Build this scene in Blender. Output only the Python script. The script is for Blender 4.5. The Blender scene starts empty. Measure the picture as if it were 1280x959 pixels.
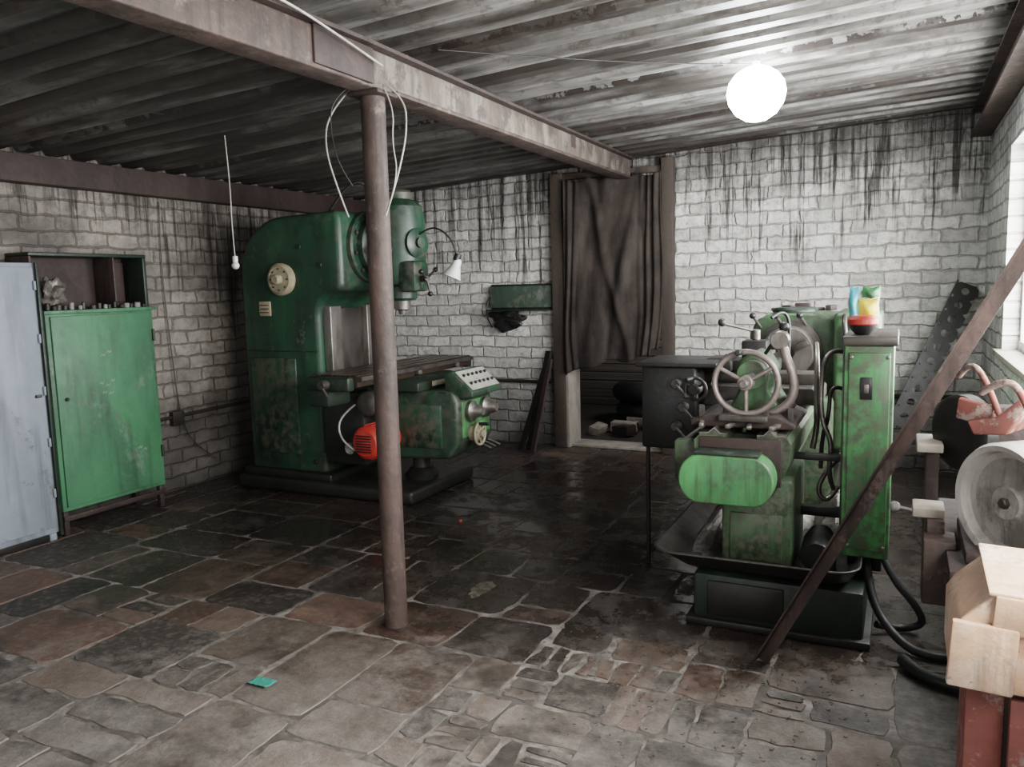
import bpy, bmesh, math, random
from mathutils import Vector, Matrix, noise
random.seed(7)
S=bpy.context.scene
COL=S.collection

# ------------------------------------------------------------------ materials
class M:
    def __init__(s,name):
        s.m=bpy.data.materials.new(name); s.m.use_nodes=True
        s.t=s.m.node_tree; s.b=s.t.nodes['Principled BSDF']; s.n=s.t.nodes
    def N(s,typ,ins=None,**kw):
        nd=s.n.new('ShaderNode'+typ)
        for k,v in kw.items(): setattr(nd,k,v)
        for k,v in (ins or {}).items(): s.I(nd,k,v)
        return nd
    def I(s,nd,k,v):
        sock=nd.inputs[k]
        if isinstance(v,bpy.types.NodeSocket): s.t.links.new(v,sock)
        elif isinstance(v,bpy.types.Node): s.t.links.new(v.outputs[0],sock)
        else:
            if sock.type=='RGBA' and len(v)==3: v=(*v,1)
            sock.default_value=v
    def math(s,op,a,b=0.0,c=0.0,clamp=False):
        nd=s.N('Math',{0:a,1:b,2:c},operation=op); nd.use_clamp=clamp; return nd.outputs[0]
    def mix(s,f,a,b,bt='MIX'):
        return s.N('MixRGB',{'Fac':f,'Color1':a,'Color2':b},blend_type=bt).outputs[0]
    def ramp(s,f,a,b):
        r=s.N('MapRange',{0:f,1:a,2:b,3:0.0,4:1.0}); r.clamp=True; return r.outputs[0]
    def noise(s,vec,scale,detail=4,rough=.55):
        return s.N('TexNoise',{'Vector':vec,'Scale':scale,'Detail':detail,'Roughness':rough}).outputs[0]
    def coord(s,scale=(1,1,1)):
        tc=s.N('TexCoord'); mp=s.N('Mapping',{0:tc.outputs['Object'],'Scale':scale}); return mp.outputs[0]
    def bump(s,h,strength=.3,dist=.01):
        b=s.N('Bump',{'Height':h,'Strength':strength,'Distance':dist}); s.I(s.b,'Normal',b.outputs[0])
    def out(s,col=None,rough=None,metal=None):
        if col is not None: s.I(s.b,'Base Color',col)
        if rough is not None: s.I(s.b,'Roughness',rough)
        if metal is not None: s.I(s.b,'Metallic',metal)
        return s.m

def paint(name,base,dark,wearc=None,rough=.45,metal=0.0,scale=4,grime=(.45,.7),wear=(.64,.70),stretch=.5,bump=.15,streak=0.0,edge=False,scratch=0.0,chips=0.0):
    m=M(name); c=m.coord((1,1,stretch)); c2=m.coord()
    n1=m.noise(c,scale,6,.6); n2=m.noise(c2,scale*5,5,.6); n3=m.noise(c2,scale*1.2,8,.75)
    col=m.mix(m.ramp(n1,*grime),base,dark)
    if wearc: col=m.mix(m.ramp(n3,*wear),col,wearc)
    if streak:
        st=m.noise(m.coord((1,1,.07)),scale*5,4,.65); st2=m.noise(c2,scale*.7,3,.5)
        f=m.math('MULTIPLY',m.ramp(st,.48,.66),m.math('MULTIPLY',m.ramp(st2,.36,.56),streak))
        col=m.mix(f,col,(.014,.013,.011))
    if chips:
        ch=m.noise(c2,scale*6,6,.7); ch2=m.noise(c2,scale*.9,2,.5)
        col=m.mix(m.math('MULTIPLY',m.math('MULTIPLY',m.ramp(ch,.60,.63),m.ramp(ch2,.45,.55)),chips),col,(.12,.10,.085))
    if scratch:
        sc=m.N('TexNoise',{'Vector':m.coord((3,3,14)),'Scale':5.0,'Detail':8.0,'Roughness':.8,'Distortion':2.5}).outputs[0]
        col=m.mix(m.math('MULTIPLY',m.ramp(m.math('ABSOLUTE',m.math('SUBTRACT',sc,.5)),.006,.0),scratch),col,(.40,.48,.41))
    if edge:
        g=m.N('NewGeometry').outputs['Pointiness']
        col=m.mix(m.math('MULTIPLY',m.ramp(g,.515,.57),m.ramp(n2,.42,.6)),col,(.10,.085,.07))
    col=m.mix(m.math('MULTIPLY',n2,.5),col,[x*.55 for x in base])
    r=m.math('ADD',m.math('MULTIPLY',n2,.35),rough-.15)
    m.bump(n2,bump,.01)
    return m.out(col,r,metal)

mGreenMill=paint('mill_green_paint',(.028,.085,.048),(.011,.028,.02),(.026,.028,.022),.40,scale=2.5,grime=(.38,.62),wear=(.54,.64),streak=.95,edge=True,chips=.6)
mGreenCab=paint('cabinet_green_paint',(.07,.205,.10),(.04,.11,.06),(.14,.23,.165),.5,scale=2.5,grime=(.42,.64),wear=(.58,.66),streak=.6,scratch=.8,chips=.8)
mGreenLathe=paint('lathe_green_paint',(.075,.185,.075),(.024,.038,.022),(.032,.029,.023),.45,scale=6,grime=(.34,.56),wear=(.48,.56),streak=1.0,edge=True,chips=.9)
mGreenPanel=paint('panel_green_paint',(.10,.30,.11),(.045,.12,.055),(.042,.048,.033),.42,scale=4,grime=(.45,.66),wear=(.55,.63),streak=.85,edge=True,chips=.9)
mGrey=paint('grey_blue_paint',(.30,.34,.385),(.22,.25,.285),(.1,.08,.06),.5,scale=2,wear=(.64,.70),streak=.45,chips=.5)
mDark=paint('oily_dark_steel',(.022,.021,.019),(.01,.01,.01),(.06,.045,.032),.42,scale=6)
mDarkG=paint('dark_green_grime',(.02,.032,.022),(.012,.012,.011),(.055,.08,.055),.45,scale=5,wear=(.55,.65))
mSteel=paint('worn_steel',(.27,.25,.23),(.085,.072,.06),(.07,.045,.03),.38,.7,scale=8)
mSteelD=paint('dark_machined_steel',(.10,.09,.082),(.03,.026,.023),(.11,.055,.03),.42,.5,scale=8)
mTable=paint('oily_rusty_table',(.07,.048,.038),(.028,.022,.018),(.14,.11,.09),.3,.4,scale=7)
mRust=paint('rusty_steel',(.095,.064,.054),(.042,.03,.026),(.17,.13,.115),.60,.1,scale=6,grime=(.38,.60),wear=(.57,.66),bump=.4,streak=.75)
mRustD=paint('dark_rusty_steel',(.045,.029,.025),(.02,.015,.014),(.09,.06,.048),.65,0,scale=5,bump=.4)
mBeamL=paint('beam_faded_paint',(.18,.158,.138),(.085,.062,.05),(.05,.034,.028),.65,0,scale=5,grime=(.40,.58),wear=(.50,.58),bump=.3,streak=.7)
mCream=paint('cream_paint',(.38,.33,.23),(.24,.19,.14),(.1,.08,.05),.5,scale=8)
mWheel=paint('handwheel_metal',(.28,.235,.22),(.14,.115,.105),(.40,.36,.33),.42,.45,scale=10)
mRed=paint('red_paint',(.48,.045,.025),(.26,.03,.02),(.1,.04,.03),.45,scale=8)
mRedD=paint('faded_red_paint',(.22,.075,.06),(.10,.045,.035),(.36,.31,.28),.6,scale=8,wear=(.52,.60))
mWood=paint('old_wood',(.075,.058,.047),(.032,.025,.021),(.17,.15,.13),.75,scale=6,stretch=.15,bump=.4)
mWoodP=paint('pale_peach_board',(.66,.43,.31),(.44,.26,.185),(.74,.60,.50),.7,scale=5,stretch=2,bump=.3,wear=(.48,.60),streak=.45,chips=.6)
mWoodW=paint('dusty_board',(.36,.325,.28),(.18,.155,.13),(.12,.1,.08),.8,scale=6)
mRubber=paint('black_rubber',(.018,.018,.018),(.03,.03,.03),None,.5,scale=10)
mCable=paint('white_cable',(.42,.40,.37),(.23,.21,.19),None,.5,scale=10)
mBlackP=paint('black_plastic',(.018,.018,.018),(.01,.01,.01),None,.4,scale=10)
mWhiteP=paint('white_enamel',(.7,.69,.65),(.45,.43,.4),None,.35,scale=6)
mPlate=paint('ivory_control_plate',(.44,.43,.38),(.28,.26,.23),(.12,.11,.1),.4,scale=12)
mGreyStone=paint('grinding_dusty_grey',(.27,.26,.245),(.15,.14,.125),(.42,.41,.39),.75,scale=7,wear=(.48,.6),streak=.6)
mGreyRim=paint('bare_aluminium_rim',(.43,.42,.40),(.28,.27,.25),(.55,.54,.52),.5,.2,scale=7,streak=.4)
mTeal=paint('teal_cloth',(.08,.34,.27),(.05,.22,.17),(.4,.7,.6),.8,scale=40)
mYellow=paint('yellow_plastic',(.75,.60,.15),(.6,.4,.1),(.8,.8,.7),.4,scale=20)
mSkyB=paint('blue_print',(.15,.45,.58),(.1,.4,.3),(.6,.7,.7),.4,scale=20)
mSwarf=paint('swarf_heap',(.30,.28,.26),(.05,.045,.04),(.5,.48,.46),.5,.4,scale=22,bump=.9)

def brickmat(name,axis,white,dirt,dripZ=2.3,grime_lo=.45,drip=1.0,side=None,patch=.7):
    m=M(name); tc=m.N('TexCoord'); sp=m.N('SeparateXYZ',{0:tc.outputs['Object']})
    h=sp.outputs[axis]; z=sp.outputs[2]
    vec=m.N('CombineXYZ',{0:h,1:z,2:0.0}).outputs[0]
    def warp(v,scale,amt):
        dn=m.N('TexNoise',{'Vector':vec,'Scale':scale,'Detail':4.0}).outputs['Color']
        dv=m.N('VectorMath',{0:dn,1:(.5,.5,.5)},operation='SUBTRACT').outputs[0]
        dv=m.N('VectorMath',{0:dv,'Scale':amt},operation='SCALE').outputs[0]
        return m.N('VectorMath',{0:v,1:dv},operation='ADD').outputs[0]
    v2=warp(warp(vec,2.2,.05),11.0,.045)
    br=m.N('TexBrick',{'Vector':v2,'Color1':(*white,1),'Color2':(*[x*.62 for x in white],1),'Mortar':(*dirt,1),'Scale':1.0,'Mortar Size':.012,'Mortar Smooth':.8,'Bias':-.1,'Brick Width':.275,'Row Height':.112})
    n1=m.noise(vec,1.3,6,.65); n2=m.noise(vec,14,6,.7); n3=m.noise(vec,45,4,.6); n5=m.noise(vec,3.5,7,.7); n6=m.noise(vec,6,8,.75)
    col=br.outputs['Color']
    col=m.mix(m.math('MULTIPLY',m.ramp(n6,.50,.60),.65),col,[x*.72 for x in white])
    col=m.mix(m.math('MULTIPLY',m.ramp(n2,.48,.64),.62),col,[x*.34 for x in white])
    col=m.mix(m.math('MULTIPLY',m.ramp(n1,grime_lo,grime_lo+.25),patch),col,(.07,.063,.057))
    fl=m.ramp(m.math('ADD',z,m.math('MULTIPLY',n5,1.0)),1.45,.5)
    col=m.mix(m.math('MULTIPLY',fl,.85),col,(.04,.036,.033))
    # run-down soot streaks from the eaves, each of its own length
    def drips(scale,lo,hi,lsc,off,zoff,fade,amt,col):
        hv=m.N('CombineXYZ',{0:m.math('ADD',h,m.math('MULTIPLY',n2,.012)),1:m.math('MULTIPLY',z,.04),2:off}).outputs[0]
        pres=m.ramp(m.noise(hv,scale,4,.75),lo,hi)
        thr=m.math('SUBTRACT',dripZ+zoff,m.math('MULTIPLY',m.noise(hv,lsc,3,.6),2.2))
        if side: thr=m.math('SUBTRACT',thr,m.math('MULTIPLY',m.ramp(h,side[0],side[1]),side[2]))
        fall=m.ramp(m.math('SUBTRACT',z,thr),0.0,fade)
        return m.mix(m.math('MULTIPLY',m.math('MULTIPLY',pres,fall),amt*drip),col,(.020,.017,.014))
    col=drips(9,.46,.60,3.0,0.0,1.05,.5,.9,col)
    col=drips(24,.52,.60,6.0,3.7,.80,.35,.85,col)
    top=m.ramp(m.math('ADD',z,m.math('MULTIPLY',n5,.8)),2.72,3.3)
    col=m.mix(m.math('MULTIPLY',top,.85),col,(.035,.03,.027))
    hgt=m.math('ADD',m.math('MULTIPLY',br.outputs['Fac'],-1.1),m.math('MULTIPLY',n2,1.2))
    hgt=m.math('ADD',hgt,m.math('MULTIPLY',n6,1.0))
    hgt=m.math('ADD',hgt,m.math('MULTIPLY',n3,.4))
    m.bump(hgt,.8,.018)
    return m.out(col,.88)
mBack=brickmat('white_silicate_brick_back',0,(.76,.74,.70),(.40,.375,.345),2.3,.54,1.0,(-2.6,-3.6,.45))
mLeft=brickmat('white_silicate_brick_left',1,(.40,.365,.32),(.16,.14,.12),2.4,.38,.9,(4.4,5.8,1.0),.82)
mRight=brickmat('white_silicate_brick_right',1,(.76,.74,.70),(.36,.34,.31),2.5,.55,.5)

def floormat():
    m=M('stone_slab_floor'); tc=m.N('TexCoord'); v=tc.outputs['Object']
    at=m.N('Attribute',attribute_name='tint').outputs['Color']
    sp=m.N('SeparateXYZ',{0:v})
    n1=m.noise(v,1.1,6,.65); n2=m.noise(v,9,8,.75); n3=m.noise(v,45,5,.7); n4=m.noise(v,3.2,9,.75); n5=m.noise(v,22,6,.7)
    col=m.mix(m.math('MULTIPLY',m.ramp(n2,.40,.64),.6),at,(.048,.038,.032))
    col=m.mix(m.math('MULTIPLY',m.ramp(n5,.5,.62),.5),col,(.19,.155,.13))
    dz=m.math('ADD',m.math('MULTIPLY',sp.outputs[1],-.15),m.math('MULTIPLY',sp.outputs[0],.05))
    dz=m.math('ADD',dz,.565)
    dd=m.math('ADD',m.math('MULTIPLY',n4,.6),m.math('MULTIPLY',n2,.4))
    dust_and_light=m.ramp(m.math('ADD',dd,dz),.52,.84)  # dust, thickened towards near right to paint in the brighter foreground light
    col=m.mix(m.math('MULTIPLY',dust_and_light,.85),col,(.40,.365,.335))
    def blob(cx,cy,r0,r1):
        d=m.N('VectorMath',{0:v,1:(cx,cy,0)},operation='DISTANCE').outputs['Value']
        d=m.math('ADD',d,m.math('MULTIPLY',m.math('SUBTRACT',n4,.5),2.8))
        return m.ramp(d,r1,r0)
    oil=m.math('MAXIMUM',blob(-3.6,5.3,1.3,2.3),blob(-.8,4.9,1.1,2.1))
    oil=m.math('MAXIMUM',oil,blob(-2.2,5.3,1.2,2.4))
    oil=m.math('MAXIMUM',oil,blob(-1.8,3.95,.5,1.15))
    oil=m.math('MAXIMUM',oil,m.math('MULTIPLY',blob(-3.6,3.9,.2,1.2),.8))
    spots=m.math('MULTIPLY',m.ramp(n1,.52,.60),.78)
    oilc=m.math('MAXIMUM',oil,spots)
    col=m.mix(m.math('MULTIPLY',oilc,.84),col,(.017,.014,.012))
    col=m.mix(m.math('MULTIPLY',m.ramp(n3,.63,.70),.3),col,(.36,.33,.30))
    wet=m.math('MULTIPLY',m.math('MAXIMUM',oil,m.math('MULTIPLY',spots,.5)),m.ramp(n4,.62,.47))
    r=m.math('SUBTRACT',m.math('ADD',.52,m.math('MULTIPLY',n3,.30)),m.math('MULTIPLY',wet,.57))
    m.bump(m.math('ADD',m.math('MULTIPLY',n3,.7),m.math('MULTIPLY',n2,2.2)),m.math('SUBTRACT',.7,m.math('MULTIPLY',wet,.64)),.009)
    return m.out(col,r)
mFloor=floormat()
def mortar():
    m=M('floor_mortar'); v=m.coord(); n=m.noise(v,9,7,.75); n1=m.noise(v,1.4,5,.65); n2=m.noise(v,3.2,8,.7)
    sp=m.N('SeparateXYZ',{0:v})
    col=m.mix(m.ramp(n,.36,.62),(.33,.30,.275),(.11,.095,.082))
    col=m.mix(m.math('MULTIPLY',m.ramp(n2,.46,.58),.7),col,(.05,.042,.036))
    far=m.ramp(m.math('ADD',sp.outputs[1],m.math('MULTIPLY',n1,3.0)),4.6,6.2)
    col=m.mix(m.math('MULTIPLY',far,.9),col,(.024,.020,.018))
    m.bump(n,.6,.01); return m.out(col,.8)
mMortar=mortar()
def ceilmat():
    m=M('corrugated_galvanised_sheet'); v=m.coord(); vx=m.coord((.3,1.8,1))
    n1=m.noise(vx,1.6,6,.65); n2=m.noise(v,9,7,.72); n3=m.noise(m.coord((.12,1,1)),9,4,.6); n4=m.noise(v,2.0,6,.7)
    sp=m.N('SeparateXYZ',{0:v})
    col=m.mix(m.ramp(n3,.38,.62),(.38,.375,.36),(.14,.132,.122))
    col=m.mix(m.math('MULTIPLY',m.ramp(n1,.44,.55),.88),col,(.04,.033,.028))
    f=m.math('FRACT',m.math('DIVIDE',m.math('ADD',sp.outputs[1],m.math('MULTIPLY',n2,.3)),1.25))
    seam=m.math('MULTIPLY',m.ramp(f,.28,.03),m.ramp(n4,.35,.5))
    col=m.mix(m.math('MULTIPLY',seam,.92),col,(.024,.017,.014))
    col=m.mix(m.math('MULTIPLY',m.ramp(n2,.52,.62),.6),col,(.055,.042,.034))
    left=m.ramp(m.math('ADD',sp.outputs[0],m.math('MULTIPLY',n4,1.6)),-.3,-2.6)  # left side painted darker, shading the sheet away from the window
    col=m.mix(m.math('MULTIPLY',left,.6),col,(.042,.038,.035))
    m.bump(n2,.2,.01); return m.out(col,m.math('ADD',.34,m.math('MULTIPLY',n2,.3)),.3)
mCeil=ceilmat()
def cloth():
    m=M('dirty_curtain_cloth'); v=m.coord(); n=m.noise(v,2.5,7,.7); w=m.noise(v,120,2,.5); k=m.noise(m.coord((1,1,.25)),9,5,.6)
    col=m.mix(m.ramp(n,.36,.62),(.046,.035,.029),(.018,.015,.013))
    col=m.mix(m.math('MULTIPLY',m.ramp(k,.5,.7),.45),col,(.078,.063,.054))
    m.bump(m.math('ADD',w,m.math('MULTIPLY',k,2.0)),.4,.006)
    return m.out(col,.92)
mCloth=cloth()
def emis(name,c,s):
    m=M(name); m.b.inputs['Emission Color'].default_value=(*c,1); m.b.inputs['Emission Strength'].default_value=s
    return m.out((.9,.9,.9),.4)
mBulb=emis('bulb_and_bloom_glow',(.92,.98,1.0),48)

# ------------------------------------------------------------------ geometry helpers
def group(name,loc):
    e=bpy.data.objects.new(name,None); e.location=loc; e.empty_display_size=.2; COL.objects.link(e); return e
def fin(name,bm,mats,parent=None,bevel=0,seg=3,ang=35,smooth=True,recenter=True,bang=40):
    if bevel>0:
        bm.normal_update()
        es=[e for e in bm.edges if len(e.link_faces)==2 and e.calc_face_angle(0)>math.radians(bang)]
        try: bmesh.ops.bevel(bm,geom=es,offset=bevel,segments=seg,profile=.5,affect='EDGES',clamp_overlap=True)
        except Exception as ex: print('bevel',name,ex)
    bmesh.ops.recalc_face_normals(bm,faces=bm.faces[:])
    c=Vector((0,0,0))
    if recenter and len(bm.verts):
        xs=[v.co for v in bm.verts]
        c=Vector([(min(p[i] for p in xs)+max(p[i] for p in xs))/2 for i in range(3)])
        for v in bm.verts: v.co-=c
    me=bpy.data.meshes.new(name); bm.to_mesh(me); bm.free()
    if smooth:
        for p in me.polygons: p.use_smooth=True
        me.set_sharp_from_angle(angle=math.radians(ang))
    o=bpy.data.objects.new(name,me); COL.objects.link(o); o.location=c
    for mm in (mats if isinstance(mats,list) else [mats]): me.materials.append(mm)
    if parent:
        o.parent=parent; o.matrix_parent_inverse=Matrix.Translation(-Vector(parent.location))
    return o
def addbox(bm,x0,x1,y0,y1,z0,z1,mi=0):
    vs=[bm.verts.new((x,y,z)) for x in (x0,x1) for y in (y0,y1) for z in (z0,z1)]
    for f in ((0,1,3,2),(4,6,7,5),(0,4,5,1),(2,3,7,6),(0,2,6,4),(1,5,7,3)):
        fc=bm.faces.new([vs[i] for i in f]); fc.material_index=mi
    return vs
def box(name,x0,x1,y0,y1,z0,z1,mat,parent=None,bevel=.006,seg=2,rot=None,**k):
    bm=bmesh.new(); vs=addbox(bm,x0,x1,y0,y1,z0,z1)
    if rot:
        c=Vector(((x0+x1)/2,(y0+y1)/2,(z0+z1)/2))
        R=Matrix.Translation(c)@(Matrix.Rotation(rot[2],4,'Z')@Matrix.Rotation(rot[1],4,'Y')@Matrix.Rotation(rot[0],4,'X'))@Matrix.Translation(-c)
        bm.transform(R)
    return fin(name,bm,mat,parent,bevel,seg,**k)
def frame(d,up=(0,0,1)):
    w=Vector(d).normalized(); v=Vector(up)
    if abs(w.dot(v))>.98: v=Vector((0,1,0))
    v=(v-w*v.dot(w)).normalized(); u=w.cross(v); return u,v,w
def rev(name,prof,p0,d,mat,parent=None,n=40,bevel=0,mats=None,**k):
    u,v,w=frame(d); p0=Vector(p0); bm=bmesh.new(); rings=[]
    for r,h in prof:
        if r<1e-5: rings.append([bm.verts.new(p0+w*h)])
        else: rings.append([bm.verts.new(p0+w*h+(u*math.cos(2*math.pi*i/n)+v*math.sin(2*math.pi*i/n))*r) for i in range(n)])
    for a,b in zip(rings,rings[1:]):
        for i in range(n):
            j=(i+1)%n
            if len(a)==1 and len(b)==1: continue
            if len(a)==1: bm.faces.new([a[0],b[i],b[j]])
            elif len(b)==1: bm.faces.new([a[i],a[j],b[0]])
            else: bm.faces.new([a[i],a[j],b[j],b[i]])
    for r in (rings[0],rings[-1]):
        if len(r)>1:
            try: bm.faces.new(r)
            except: pass
    return fin(name,bm,mat,parent,bevel,2,**k)
def cyl(name,p0,p1,r,mat,parent=None,r2=None,bevel=.004,n=32):
    p0=Vector(p0);p1=Vector(p1);L=(p1-p0).length; r2=r if r2 is None else r2; b=min(bevel,L*.3,r*.3)
    return rev(name,[(max(r-b,0),0),(r,b),(r2,L-b),(max(r2-b,0),L)],p0,p1-p0,mat,parent,n)
def ext(name,prof,p0,p1,mat,parent=None,up=(0,0,1),bevel=0,seg=3,**k):
    u,v,w=frame(Vector(p1)-Vector(p0),up); bm=bmesh.new(); p0=Vector(p0);p1=Vector(p1)
    a=[bm.verts.new(p0+u*x+v*y) for x,y in prof]; b=[bm.verts.new(p1+u*x+v*y) for x,y in prof]
    bm.faces.new(a); bm.faces.new(b[::-1]); n=len(a)
    for i in range(n): bm.faces.new([a[i],b[i],b[(i+1)%n],a[(i+1)%n]])
    return fin(name,bm,mat,parent,bevel,seg,**k)
def tube(name,pts,r,mat,parent=None,smooth=True):
    cu=bpy.data.curves.new(name,'CURVE'); cu.dimensions='3D'; cu.bevel_depth=r; cu.bevel_resolution=3; cu.use_fill_caps=True; cu.resolution_u=10
    sp=cu.splines.new('NURBS' if smooth and len(pts)>2 else 'POLY'); sp.points.add(len(pts)-1)
    c=Vector(pts[0])
    for i,p in enumerate(pts): sp.points[i].co=(*(Vector(p)-c),1)
    if sp.type=='NURBS': sp.order_u=3; sp.use_endpoint_u=True
    cu.materials.append(mat); o=bpy.data.objects.new(name,cu); COL.objects.link(o); o.location=c
    if parent: o.parent=parent; o.matrix_parent_inverse=Matrix.Translation(-Vector(parent.location))
    return o
def torus(name,c,d,R,r,mat,parent=None,n=48,m=12):
    u,v,w=frame(d); c=Vector(c); bm=bmesh.new(); g=[]
    for i in range(n):
        a=2*math.pi*i/n; e=u*math.cos(a)+v*math.sin(a)
        g.append([bm.verts.new(c+e*(R+r*math.cos(2*math.pi*j/m))+w*(r*math.sin(2*math.pi*j/m))) for j in range(m)])
    for i in range(n):
        for j in range(m): bm.faces.new([g[i][j],g[(i+1)%n][j],g[(i+1)%n][(j+1)%m],g[i][(j+1)%m]])
    return fin(name,bm,mat,parent,ang=180)
def ball(name,c,r,mat,parent=None):
    return rev(name,[(r*math.sin(math.pi*i/14) if 0<i<14 else 0,-r*math.cos(math.pi*i/14)) for i in range(15)],c,(0,0,1),mat,parent,n=24)
def handwheel(name,c,d,R,r,mat,parent,spokes=3,hub=.03,off=.0,knob=True,a0=.4):
    u,v,w=frame(d); c=Vector(c)
    torus(name+'_rim',c,d,R,r,mat,parent)
    cyl(name+'_hub',c-w*.03,c+w*.035,hub,mat,parent)
    for i in range(spokes):
        a=a0+2*math.pi*i/spokes; e=u*math.cos(a)+v*math.sin(a)
        cyl(f'{name}_spoke_{i+1}',c+e*hub*.6,c+e*(R-r*.3),r*.75,mat,parent,n=12)
    if knob:
        e=u*math.cos(a0+.9)+v*math.sin(a0+.9)
        cyl(name+'_knob',c+e*R+w*.005,c+e*R+w*.09,.013,mBlackP,parent,n=16)
def heap(name,cx,cy,z,rx,ry,h,mat,parent=None,seed=1,n=36):
    bm=bmesh.new(); R=[]
    c=bm.verts.new((cx,cy,z+h))
    for k in range(1,9):
        f=k/8; ring=[]
        for i in range(n):
            a=2*math.pi*i/n; rr=f*(1+.18*noise.noise(Vector((math.cos(a)*2,math.sin(a)*2,seed))))
            x=cx+rx*rr*math.cos(a); y=cy+ry*rr*math.sin(a)
            zz=z+h*max(0,(1-f*f))*(1+.5*noise.noise(Vector((x*9,y*9,seed))))+(.02*noise.noise(Vector((x*30,y*30,seed))) if k<8 else 0)
            ring.append(bm.verts.new((x,y,max(z,zz))))
        R.append(ring)
    for i in range(n):
        j=(i+1)%n; bm.faces.new([c,R[0][i],R[0][j]])
        for a,b in zip(R,R[1:]): bm.faces.new([a[i],b[i],b[j],a[j]])
    return fin(name,bm,mat,parent,ang=20)

XL,XR,YB,YF=-5.5,.60,7.5,-2.6
def zc(x): return 2.927+.052*x

# ------------------------------------------------------------------ room shell
bm=bmesh.new()
tl=bm.loops.layers.float_color.new('tint')
addbox(bm,XL-.25,XR+.25,YF,YB+2.9,-.2,-.006,1)
pal=[(.115,.088,.07),(.14,.10,.078),(.085,.07,.06),(.15,.105,.08),(.06,.052,.047),(.105,.094,.084),(.16,.125,.10),(.135,.082,.06),(.05,.044,.04),(.07,.06,.053)]
rects=[]
def split(x0,x1,y0,y1,dep):
    w=x1-x0;h=y1-y0
    cx,cy=(x0+x1)/2,(y0+y1)/2
    patch=(-1.6<cx<-.2 and 2.2<cy<3.3)
    fine=patch or random.random()<.16
    lim=.30 if patch else (.38 if fine else .60)
    if (max(w,h)<lim*random.uniform(.8,1.5)) or dep>12:
        if w*h>.03 and random.random()<(.6 if patch else .25 if fine else .05):
            n=random.randint(2,4)
            for i in range(n):
                if w>h: rects.append((x0+w*i/n,x0+w*(i+1)/n,y0,y1))
                else: rects.append((x0,x1,y0+h*i/n,y0+h*(i+1)/n))
        else: rects.append((x0,x1,y0,y1))
        return
    t=random.uniform(.32,.68)
    if w>h*random.uniform(.8,1.3): split(x0,x0+w*t,y0,y1,dep+1); split(x0+w*t,x1,y0,y1,dep+1)
    else: split(x0,x1,y0,y0+h*t,dep+1); split(x0,x1,y0+h*t,y1,dep+1)
split(XL,XR,YF,YB,0)
for (x0,x1,y0,y1) in rects:
    g=random.uniform(.004,.017); j=lambda:random.uniform(-.014,.014)
    P=[(x0+g+j(),y0+g+j()),(x1-g+j(),y0+g+j()),(x1-g+j(),y1-g+j()),(x0+g+j(),y1-g+j())]
    pts=[]
    for k in range(4):
        a=Vector(P[k]);b=Vector(P[(k+1)%4]); n=max(2,int((b-a).length/.05))
        for i in range(n):
            p=a.lerp(b,i/n)
            if i==0: p=p.lerp(Vector(((x0+x1)/2,(y0+y1)/2)),.05)
            nv=noise.noise_vector(Vector((p.x*13,p.y*13,k)))*.018
            pts.append((min(max(p.x+nv.x,XL),XR),p.y+nv.y))
    z=-random.uniform(.0,.004); tint=random.choice(pal); s=random.uniform(.7,1.3); tint=[c*s for c in tint]
    top=[bm.verts.new((x,y,z)) for x,y in pts]; cx=(x0+x1)/2; cy=(y0+y1)/2
    low=[bm.verts.new((x+(x-cx)*.02,y+(y-cy)*.02,-.008)) for x,y in pts]
    fs=[bm.faces.new(top)]+[bm.faces.new([low[i],low[(i+1)%len(low)],top[(i+1)%len(top)],top[i]]) for i in range(len(top))]
    for f in fs:
        f.material_index=0
        for l in f.loops: l[tl]=(*tint,1)
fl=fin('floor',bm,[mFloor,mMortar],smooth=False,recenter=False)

def wall(name,boxes,mat):
    bm=bmesh.new()
    for b in boxes: addbox(bm,*b)
    return fin(name,bm,mat,smooth=False,recenter=False)
DX0,DX1=-3.03,-2.02
wall('wall_back',[(XL-.25,DX0,YB,YB+.25,-.01,3.1),(DX1,XR+.25,YB,YB+.25,-.01,3.1),(DX0,DX1,YB,YB+.25,2.3,3.1)],mBack)
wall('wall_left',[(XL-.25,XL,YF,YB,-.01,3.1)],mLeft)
w1=(3.7,6.1,1.15,2.45); w2=(.6,3.0,1.15,2.45)
bx=[(XR,XR+.25,YF,YB,-.01,1.15),(XR,XR+.25,YF,YB,2.45,3.1),(XR,XR+.25,YF,w2[0],1.15,2.45),(XR,XR+.25,w2[1],w1[0],1.15,2.45),(XR,XR+.25,w1[1],YB,1.15,2.45)]
wall('wall_right',bx,mRight)
wall('wall_front',[(XL-.25,-4.3,YF-.25,YF,-.01,3.1),(-.4,XR+.25,YF-.25,YF,-.01,3.1),(-4.3,-.4,YF-.25,YF,2.5,3.1)],mRight)
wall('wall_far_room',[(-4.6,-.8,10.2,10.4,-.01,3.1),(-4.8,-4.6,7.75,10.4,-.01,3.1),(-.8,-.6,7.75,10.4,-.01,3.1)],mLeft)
wall('ceiling_far_room',[(-4.8,-.6,7.75,10.4,2.9,3.0)],mWood)
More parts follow.
